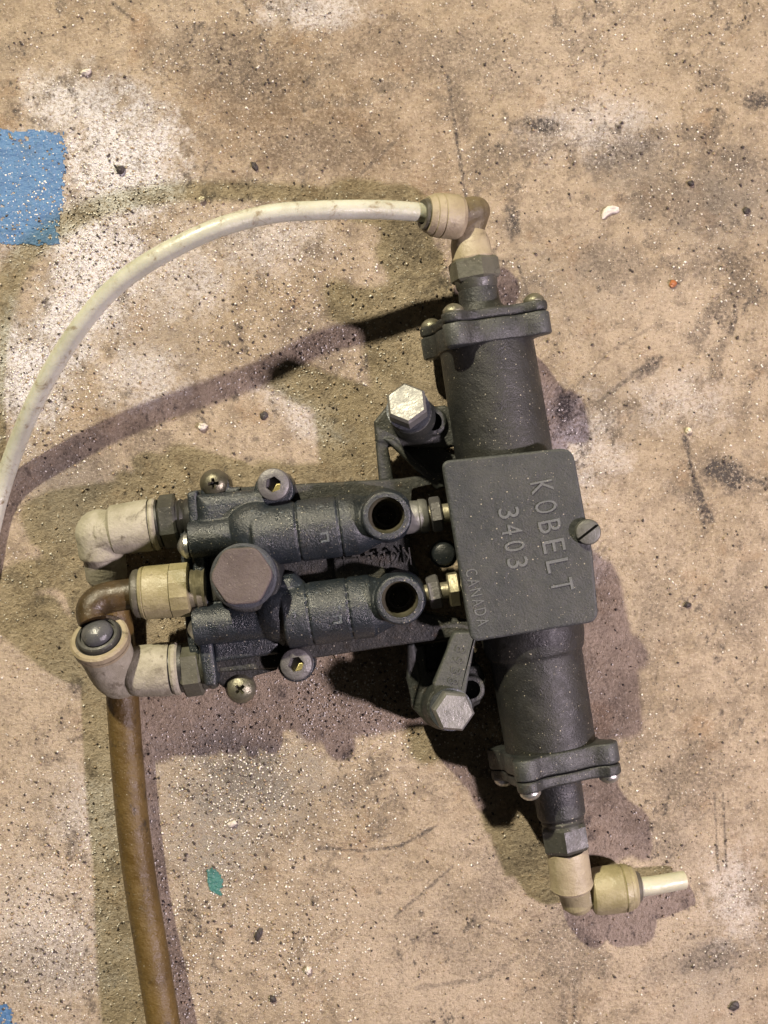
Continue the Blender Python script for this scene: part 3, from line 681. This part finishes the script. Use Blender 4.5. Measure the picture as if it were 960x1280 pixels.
# upper valve
mb = MB()
ZV = 100
nozzle(mb, P(318, 671, ZV), P(447, 655, ZV), 36, [.43, .83])
mb.lathe(P(445, 655, ZV), P(481, 649, ZV-2), [(0, 35.5), (.15, 34), (1, 24)], 56)
mb.prism([(244, 618), (330, 610), (352, 622), (366, 640), (366, 672), (340, 690), (296, 668), (246, 664)], 60, 106, 14)
mb.lathe(P(238, 676, ZV-2), P(300, 668, ZV-2), [(0, 22), (.9, 22), (1, 20)], 40)
mb.ball(P(322, 664, ZV), 35, (1.1, 1, .92)); mb.prism([(246, 664), (350, 660), (352, 712), (320, 712), (300, 700), (248, 704)], 50, 88, 12)
mb.prism([(300, 668), (330, 655), (352, 700), (330, 706)], 60, 112, 12)
mb.vcyl(342.5, 612, 104, [(50, 24), (98, 23.5), (103, 22)], 40)
cut = MB(); cut.vcyl(483, 644, 150, [(80, 21), (160, 21)], 56)
mb.vcyl(483, 645, 148, [(62, 33), (96, 32), (112, 29.5), (145, 29), (148, 27)], 56)
up_v = fuse('valve_body', mb, M['cast'], root, 1.25, 2, cut)
# lower valve
mb = MB()
nozzle(mb, P(356, 772, ZV), P(466, 757, ZV), 37, [.29, .74])
mb.lathe(P(464, 757, ZV), P(498, 752, ZV-2), [(0, 36), (.15, 34), (1, 24)], 56)
mb.lathe(P(243, 783, ZV-3), P(372, 768, ZV-3), [(0, 23), (.9, 24), (1, 22)], 44)
mb.prism([(264, 790), (348, 780), (349, 818), (268, 829)], 46, 92, 5)
mb.prism([(250, 752), (350, 740), (352, 800), (256, 806)], 46, 98, 12)
mb.ball(P(352, 765, ZV-2), 36, (1, 1, .95))
mb.prism([(330, 722), (366, 716), (392, 742), (396, 800), (388, 806), (352, 810), (334, 796)], 60, 118, 20)
mb.vcyl(370, 830, 84, [(46, 23), (78, 22.5), (82, 21)], 40)
mb.vcyl(500, 750, 148, [(62, 33), (96, 32), (112, 29.5), (145, 29), (148, 27)], 56)
cut = MB(); cut.vcyl(500, 749.5, 150, [(80, 21), (160, 21)], 56)
lo_v = fuse('valve_body', mb, M['cast'], root, 1.25, 2, cut)
for (vb, u, v) in ((up_v, 483, 644), (lo_v, 500, 749.5)):
    m_ = MB(); m_.vcyl(u, v, 148, [(80.6, 20.7), (92, 20.7), (92, 12), (80.6, 12)], 40, ring=True); obj('port_seat', m_, M['interior'], vb)
    m_ = MB(); rg = [(92, 20.9)]+[(94+3.2*i_, 14.6+.36*i_+(0 if i_ % 2 else 1.3)) for i_ in range(15)]+[(144, 20.9)]; m_.vcyl(u, v, 148, rg, 48, ring=True)
    obj('port_thread', m_, M['threadmat'], vb, 20)
text('E', 'lettering', 409, 655, ZV+34.2, 172, 22, 18, M['cast'], up_v, 1.8)
text('F', 'lettering', 425, 757, ZV+35.2, 172, 22, 18, M['cast'], lo_v, 1.8)

# left end plate with its two silver dome screws
m_ = MB(); m_.prism(roundpoly([(233, 616), (246, 612), (254, 680), (262, 780), (271, 846), (270, 858), (256, 858), (246, 800), (240, 700)], 3), 44, 98, 4)
m_.prism(roundpoly([(222, 640), (234, 638), (240, 700), (252, 852), (244, 854), (232, 790)], 2), 50, 84, 3)
endp = fuse('end_plate', m_, M['cast'], root, 1.3, 2)
for (u, v) in ((230, 683), (243, 787)):
    c = P(u, v, 98); d = Vector((-1, -.12, 0)).normalized(); m_ = MB(); m_.lathe(c-d*6, c+d*8, [(0, 15), (.3, 15), (.6, 12), (.85, 7), (1, 2)], 30)
    obj('dome_screw', m_, M['screwsteel'], endp)

# big hex bolt between the valves
mb = MB(); mb.vcyl(306, 724, 140, [(46, 48), (70, 44), (118, 40), (124, 39)], 48); mb.prism([(262, 690), (345, 684), (350, 760), (268, 768)], 46, 84, 6)
mb.prism([(258, 690), (350, 684), (354, 750), (262, 756)], 50, 98, 14)
boss = fuse('bolt_boss', mb, M['cast_dirty'], root, 1.6, 4)
m_ = MB(); m_.vcyl(303, 721, 176, [(120, 35), (140, 36), (160, 37.5), (165, 37.5), (168, 35)], 56); obj('bolt_collar', m_, M['boltcollar'], root)
m_ = MB(); cx = P(302, 720, 176)
hx = [(cx.x+36.5*math.cos(math.radians(4+60*q_)), cx.y+36.5*math.sin(math.radians(4+60*q_))) for q_ in range(6)]; m_.prism_xy(roundpoly(hx, 9, 4), 158, 176, 2.2); bh = obj('bolt_head', m_, M['rustface'], root, 20)

# socket head screws
def socket(u, v, zt, r, par, ph):
    m_ = MB(); m_.vcyl(u, v, zt, [(zt-24, r), (zt-3, r), (zt-1, r-.8), (zt, r-2.4)], 44)
    cu = MB(); cu.vcyl(u, v, zt, [(zt-13, r*.50), (zt+4, r*.50)], 6, phase=ph)
    o = cutout('socket_screw', m_, cu, M['socketsteel'], par)
    m2 = MB(); c = P(u, v, zt); m2.prism_xy([(c.x+x*r*.42+1.5, c.y+y*r*.42-1.5) for x, y in ((-.4, -.95), (.85, -.6), (1.0, .35), (.2, .3))], zt-13, zt-6, 1); obj('socket_glint', m2, M['glint'], o)
socket(341.5, 605.5, 122, 19, up_v, .4); socket(370, 830.5, 108, 19, lo_v, .2)
# cross-head screws
def cross(u, v, zt, r, mat, par, ang):
    m_ = MB(); m_.vcyl(u, v, zt, [(zt-24, r), (zt-13, r+1), (zt-8, r*.93), (zt-4, r*.76), (zt-1.3, r*.5), (zt, r*.2)], 40)
    cu = MB(); c = P(u, v, zt)
    for e in (0, PI/2):
        x1 = Vector((math.cos(ang+e), math.sin(ang+e), 0)); y1 = Vector((-x1.y, x1.x, 0))
        cu2 = MB()
        L = r*.45; b = len(cu.v)
        cu.rings([[Vector((c.x, c.y, h_))+x1*sx*L*k_+y1*sy*1.9*(k_+.2) for sx, sy in ((-1, -1), (1, -1), (1, 1), (-1, 1))] for h_, k_ in ((zt-8+(.4 if e else 0), .5), (zt+4+(.3 if e else 0), 1.1))])
    # two crossing cutters: fuse them first so the recess is clean
    return cutout2('cross_head_screw', m_, cu, mat, par)
def cutout2(name, m_, cu, mat, par):
    a = MB(); a.add(cu.v[:8], [f for f in cu.f if max(f) < 8]); b = MB(); b.add(cu.v[8:], [tuple(i-8 for i in f) for f in cu.f if min(f) >= 8])
    def su(t):
        ex = []
        for q_ in (a, b):
            c = bpy.data.objects.new('cut', mesh_from(q_)); sc.collection.objects.link(c)
            m = t.modifiers.new('b', 'BOOLEAN'); m.object = c; m.operation = 'DIFFERENCE'; m.solver = 'EXACT'; ex.append(c)
        return ex
    return link(evaluated(mesh_from(m_), su), name, mat, par, 35)
cross(266.5, 604.5, 98, 16.8, M['screwdark'], base, .1); cross(299.5, 862, 76, 17.5, M['screwgreen'], base, .75)

# fittings between the valves and the cylinder
m_ = MB(); m_.lathe(P(505, 648, 92), P(535, 644, 92), [(0, 19), (.5, 19.5), (.62, 19), (.65, 20.5), (.9, 20), (1, 18)], 40); obj('coupling', m_, M['steel'], root)
hexnut('brass_nut', P(538, 643.5, 92), P(552, 641.5, 92), 21, M['socketsteel'], root, .35)
m_ = MB(); m_.lathe(P(534, 644, 92), P(575, 639, 92), [(0, 11), (1, 11)], 24); obj('pipe_stem', m_, M['brassnut'], root)
hexnut('brass_nut', P(535, 741, 92), P(550, 738, 92), 20, M['socketsteel'], root, .4)
hexnut('brass_nut', P(560, 737, 92), P(574, 735, 92), 22, M['brass'], root, .1)
m_ = MB(); m_.lathe(P(522, 743, 92), P(590, 733, 92), [(0, 10), (1, 10)], 24); obj('pipe_stem', m_, M['brassnut'], root)
m_ = MB(); m_.vcyl(555, 693, 100, [(50, 14), (96, 14), (99, 12.5), (100, 11)], 32); m_.vcyl(556, 693, 80, [(46, 17), (60, 17)], 24); obj('blanking_plug', m_, M['blackcap'], root)

# -- upper mounting bracket
mb = MB()
mb.prism([(467, 527), (489, 500), (520, 512), (556, 506), (580, 520), (575, 556), (552, 560), (492, 558), (470, 552)], 46, 78, 3)
mb.prism([(467, 527), (482, 540), (493, 605), (474, 606)], 40, 76, 3)
mb.prism([(486, 548), (530, 545), (580, 575), (575, 618), (548, 606)], 44, 68, 3)
mb.prism([(480, 548), (492, 548), (556, 608), (546, 612)], 60, 82, 3)
mb.vcyl(541, 527, 86, [(46, 17), (84, 16.5), (86, 15)], 36)
mb.lathe(P(524, 532, 50), P(513, 516, 110), [(0, 30), (1, 25)], 36)
cut = MB(); cut.vcyl(541, 527, 86, [(60, 11), (95, 11)], 32)
brk = fuse('mounting_bracket', mb, M['bracket'], root, 1.5, 2, cut)
def tiltbolt(A, B, C, r, par, ph, mat):
    m_ = MB(); m_.lathe(A, B, [(0, r*1.0), (.7, r*1.02), (.75, r*1.08), (1, r*1.08)], 40); obj('washer', m_, M['boltcollar'], par)
    m_ = MB(); m_.lathe(B, C, [(0, r*1.06), (.82, r*1.06), (1, r*.93)], 6, phase=ph); o = obj('bolt_head', m_, mat, par, 20)
tiltbolt(P(513, 517, 108), P(510, 511, 128), P(508, 503, 150), 23.5, brk, .62, M['steel'])
# -- lower mounting bracket
mb = MB()
mb.prism([(512, 812), (530, 806), (534, 842), (560, 834), (600, 832), (608, 850), (600, 880), (576, 892), (556, 915), (534, 906), (514, 884)], 34, 66, 3)
mb.prism([(510, 806), (592, 796), (596, 850), (532, 856), (514, 850)], 28, 46, 3)
mb.prism([(509, 806), (518, 805), (526, 850), (516, 884), (508, 850)], 40, 70, 3)
mb.vcyl(589, 862, 74, [(36, 18), (72, 17), (74, 15)], 36)
mb.vcyl(560, 884, 92, [(40, 36), (74, 30), (90, 25)], 36)
cut = MB(); cut.vcyl(589, 862, 74, [(50, 11), (85, 11)], 32)
brk2 = fuse('mounting_bracket', mb, M['bracket'], root, 1.5, 2, cut)
m_ = MB(); m_.prism(roundpoly([(567, 790), (598, 790), (594, 803), (582, 868), (574, 886), (546, 880), (541, 856)], 4), 70, 100, 3)
arm = obj('support_arm', m_, M['arm'], root, 40)
text('8938', 'lettering', 570, 806, 100, 103, 13, 54, M['arm'], arm, 1.0)
tiltbolt(P(561, 884, 88), P(564, 887, 112), P(568, 890, 134), 23, brk2, .95, M['steel'])

# -- left fittings: upper elbow
ZL = 66
hexnut('hex_nut', P(201, 653, ZL), P(223, 650, ZL), 32.5, M['nut_dark'], root, .5)
m_ = MB(); m_.lathe(P(220, 650, ZL), P(240, 648, ZL), [(0, 25), (.25, 23), (.4, 25), (.6, 23), (.75, 25), (1, 24)], 36); obj('thread_collar', m_, M['rubber'], root)
m_ = MB(); m_.lathe(P(138, 663, ZL), P(189, 656, ZL), [(0, 26), (.08, 30), (.9, 31.5), (1, 31)], 48); elu = obj('elbow_fitting', m_, M['beige'], root, 35)
m_ = MB(); m_.lathe(P(190, 656, ZL), P(198, 655, ZL), [(0, 30), (.3, 31.5), (.7, 31.5), (1, 29)], 48); obj('collar_ring', m_, M['beige'], elu, 30)
m_ = MB(); m_.lathe(P(187.5, 656.3, ZL), P(201, 654, ZL), [(0, 29), (1, 29)], 40); obj('collar_groove', m_, M['rubber'], elu)
m_ = MB(); m_.lathe(P(150, 662, ZL), P(128, 668, ZL-3), [(0, 28), (1, 27)], 40); m_.ball(P(125, 667, ZL-4), 30, (1, 1, .9)); m_.lathe(P(124, 664, ZL-4), P(129, 694, ZL-14), [(0, 28), (.9, 29), (1, 28)], 40)
cut = MB(); cut.vcyl(139, 688, 90, [(58, 8), (100, 8)], 24)
fuse('elbow_corner', m_, M['beige'], elu, 1.4, 5, None, wob=0)
m_ = MB(); m_.lathe(P(130, 692, ZL-16), P(134, 726, ZL-28), [(0, 27), (.05, 25.5), (.85, 25), (1, 22)], 40); obj('push_collar', m_, M['beige'], elu)

# middle fitting with short amber bend
ZM = 92
m_ = MB(); m_.lathe(P(176, 741.5, ZM), P(215, 738.5, ZM), [(0, 27), (.03, 30), (.12, 31.5), (.15, 30.2), (.18, 31.5), (1, 32)], 48); mid = obj('straight_fitting', m_, M['yellowed'], root, 25)
m_ = MB(); m_.lathe(P(215, 738.5, ZM), P(239, 736.5, ZM), [(0, 31.2), (.05, 33), (.95, 33), (1, 30)], 12, phase=.2); obj('fitting_body', m_, M['yellowed'], mid, 20)
m_ = MB(); m_.lathe(P(166, 742.5, ZM), P(177, 741.5, ZM), [(0, 24), (.25, 28), (.6, 29), (1, 28)], 44); obj('collet', m_, M['ringdark'], mid, 30)
m_ = MB(); m_.lathe(P(238, 736.5, ZM), P(258, 735, ZM), [(0, 24), (.3, 22), (.5, 24), (.8, 22), (1, 24)], 36); obj('thread_collar', m_, M['brass'], mid)
pts = catmull([P(176, 741, ZM), P(160, 743, ZM+1), P(140, 746, ZM+3), P(124, 751, ZM+6), P(115, 760, ZM+9), P(114, 770, ZM+12), P(116, 777, ZM+14)], 8)
m_ = MB(); m_.tube(pts, [18.5]*30+[18.5-.12*i_ for i_ in range(len(pts)-30)], 32)
tag(obj('hose_bend', m_, M['amber_dark'], None, 60), 'short dark amber hose bend joining the middle fitting to the lower elbow at the left', 'hose')

# lower left elbow, its open collar facing up
hexnut('hex_nut', P(228, 838, 64), P(253, 835, 64), 32.5, M['nut_plastic'], root, .45)
m_ = MB(); m_.lathe(P(250, 835, 64), P(270, 833, 64), [(0, 25), (.25, 27), (.5, 25), (.7, 27), (1, 25)], 36); obj('thread_collar', m_, M['nut_dark'], root)
m_ = MB(); m_.lathe(P(160, 840, 64), P(214, 836, 64), [(0, 24), (.1, 29), (.3, 31), (.9, 32.5), (1, 32)], 48); ell = obj('elbow_fitting', m_, M['beige'], root, 35)
m_ = MB(); m_.lathe(P(216, 836, 64), P(226, 835, 64), [(0, 31), (.3, 32.5), (.7, 32), (1, 29)], 48); obj('collar_ring', m_, M['beige'], ell, 30)
m_ = MB(); m_.lathe(P(213, 836.3, 64), P(230, 834.7, 64), [(0, 29.5), (1, 29.5)], 40); obj('collar_groove', m_, M['rubber'], ell)
E0 = P(146, 845, 54); E1 = P(127, 804, 100)
m_ = MB(); m_.lathe(P(182, 838, 64), E0, [(0, 27), (1, 27)], 36); m_.ball(E0+Vector((2, 1, 0)), 29, (1, 1, .9)); m_.lathe(E0, E1, [(0, 28), (.25, 30), (1, 32)], 48)
m_.prism([(134, 846), (165, 838), (176, 868), (140, 866)], 30, 56, 8)
fuse('elbow_corner', m_, M['beige'], ell, 1.4, 4, None, wob=0)
ed = (E1-E0).normalized()
m_ = MB(); m_.lathe(E1-ed*4, E1+ed*12, [(0, 32), (.1, 34.5), (.3, 34.5), (.34, 32.6), (.42, 32.6), (.46, 35), (.85, 35), (1, 32.5), (1, 28), (.7, 28), (.2, 28), (0, 28)], 52, ring=True); obj('push_collar', m_, M['tan'], ell, 25)
m_ = MB(); m_.lathe(E1-ed*2, E1+ed*10, [(0, 29.5), (1, 29.5)], 44); obj('seal_ring', m_, M['rubber'], ell, 30)
m_ = MB(); m_.lathe(E1+ed*8, E1+ed*19, [(0, 26), (.15, 26.5), (.3, 26), (.4, 26), (.75, 25.5), (.9, 24), (.95, 21), (.6, 20.5), (.6, 2)], 44); obj('collet', m_, M['capgrey'], ell, 30)
DC = E1+ed*17
m_ = MB(); m_.lathe(DC, DC+ed*15, [(0, 18.5), (.25, 18.3), (.5, 16.5), (.75, 12.5), (.9, 8), (1, 2)], 40); obj('highlight_dome', m_, M['hosehighlight'], ell, 60)  # grey dome added to stand for the highlight on the bent hose end

# ------------------------------------------------------------------ hoses
wp = [P(560, 269.5, ZA+14), P(538, 267.5, ZA+22), P(515, 264.5, ZA+28), P(470, 262, ZA+37), P(400, 263, ZA+52), P(330, 269, ZA+60), P(250, 294, ZA+70), P(160, 345, ZA+58), P(100, 408, ZA+30), P(45, 500, ZA-14), P(5, 602, 15), P(-18, 700, 12), P(-40, 850, 12), P(-60, 1000, 12), P(-70, 1250, 11)]
m_ = MB(); m_.tube(catmull(wp, 14), 11.2, 32)
tag(obj('air_hose', m_, M['white_hose'], None, 60), 'milky white hose arching from the top elbow to the left edge above the floor', 'hose')
bp = [P(131, 700, 50), P(136, 725, 42), P(144, 770, 30), P(150, 820, 24), P(153, 868, 24), P(158, 940, 26), P(165, 1020, 28), P(175, 1100, 31), P(188, 1180, 42), P(206, 1290, 54), P(220, 1360, 56), P(246, 1480, 48), P(280, 1640, 24), P(330, 1800, 21)]
m_ = MB(); m_.tube(catmull(bp, 12), 20, 36)
tag(obj('air_hose', m_, M['brown_hose'], None, 60), 'thick amber brown hose running down from under the left elbows to the bottom edge', 'hose')
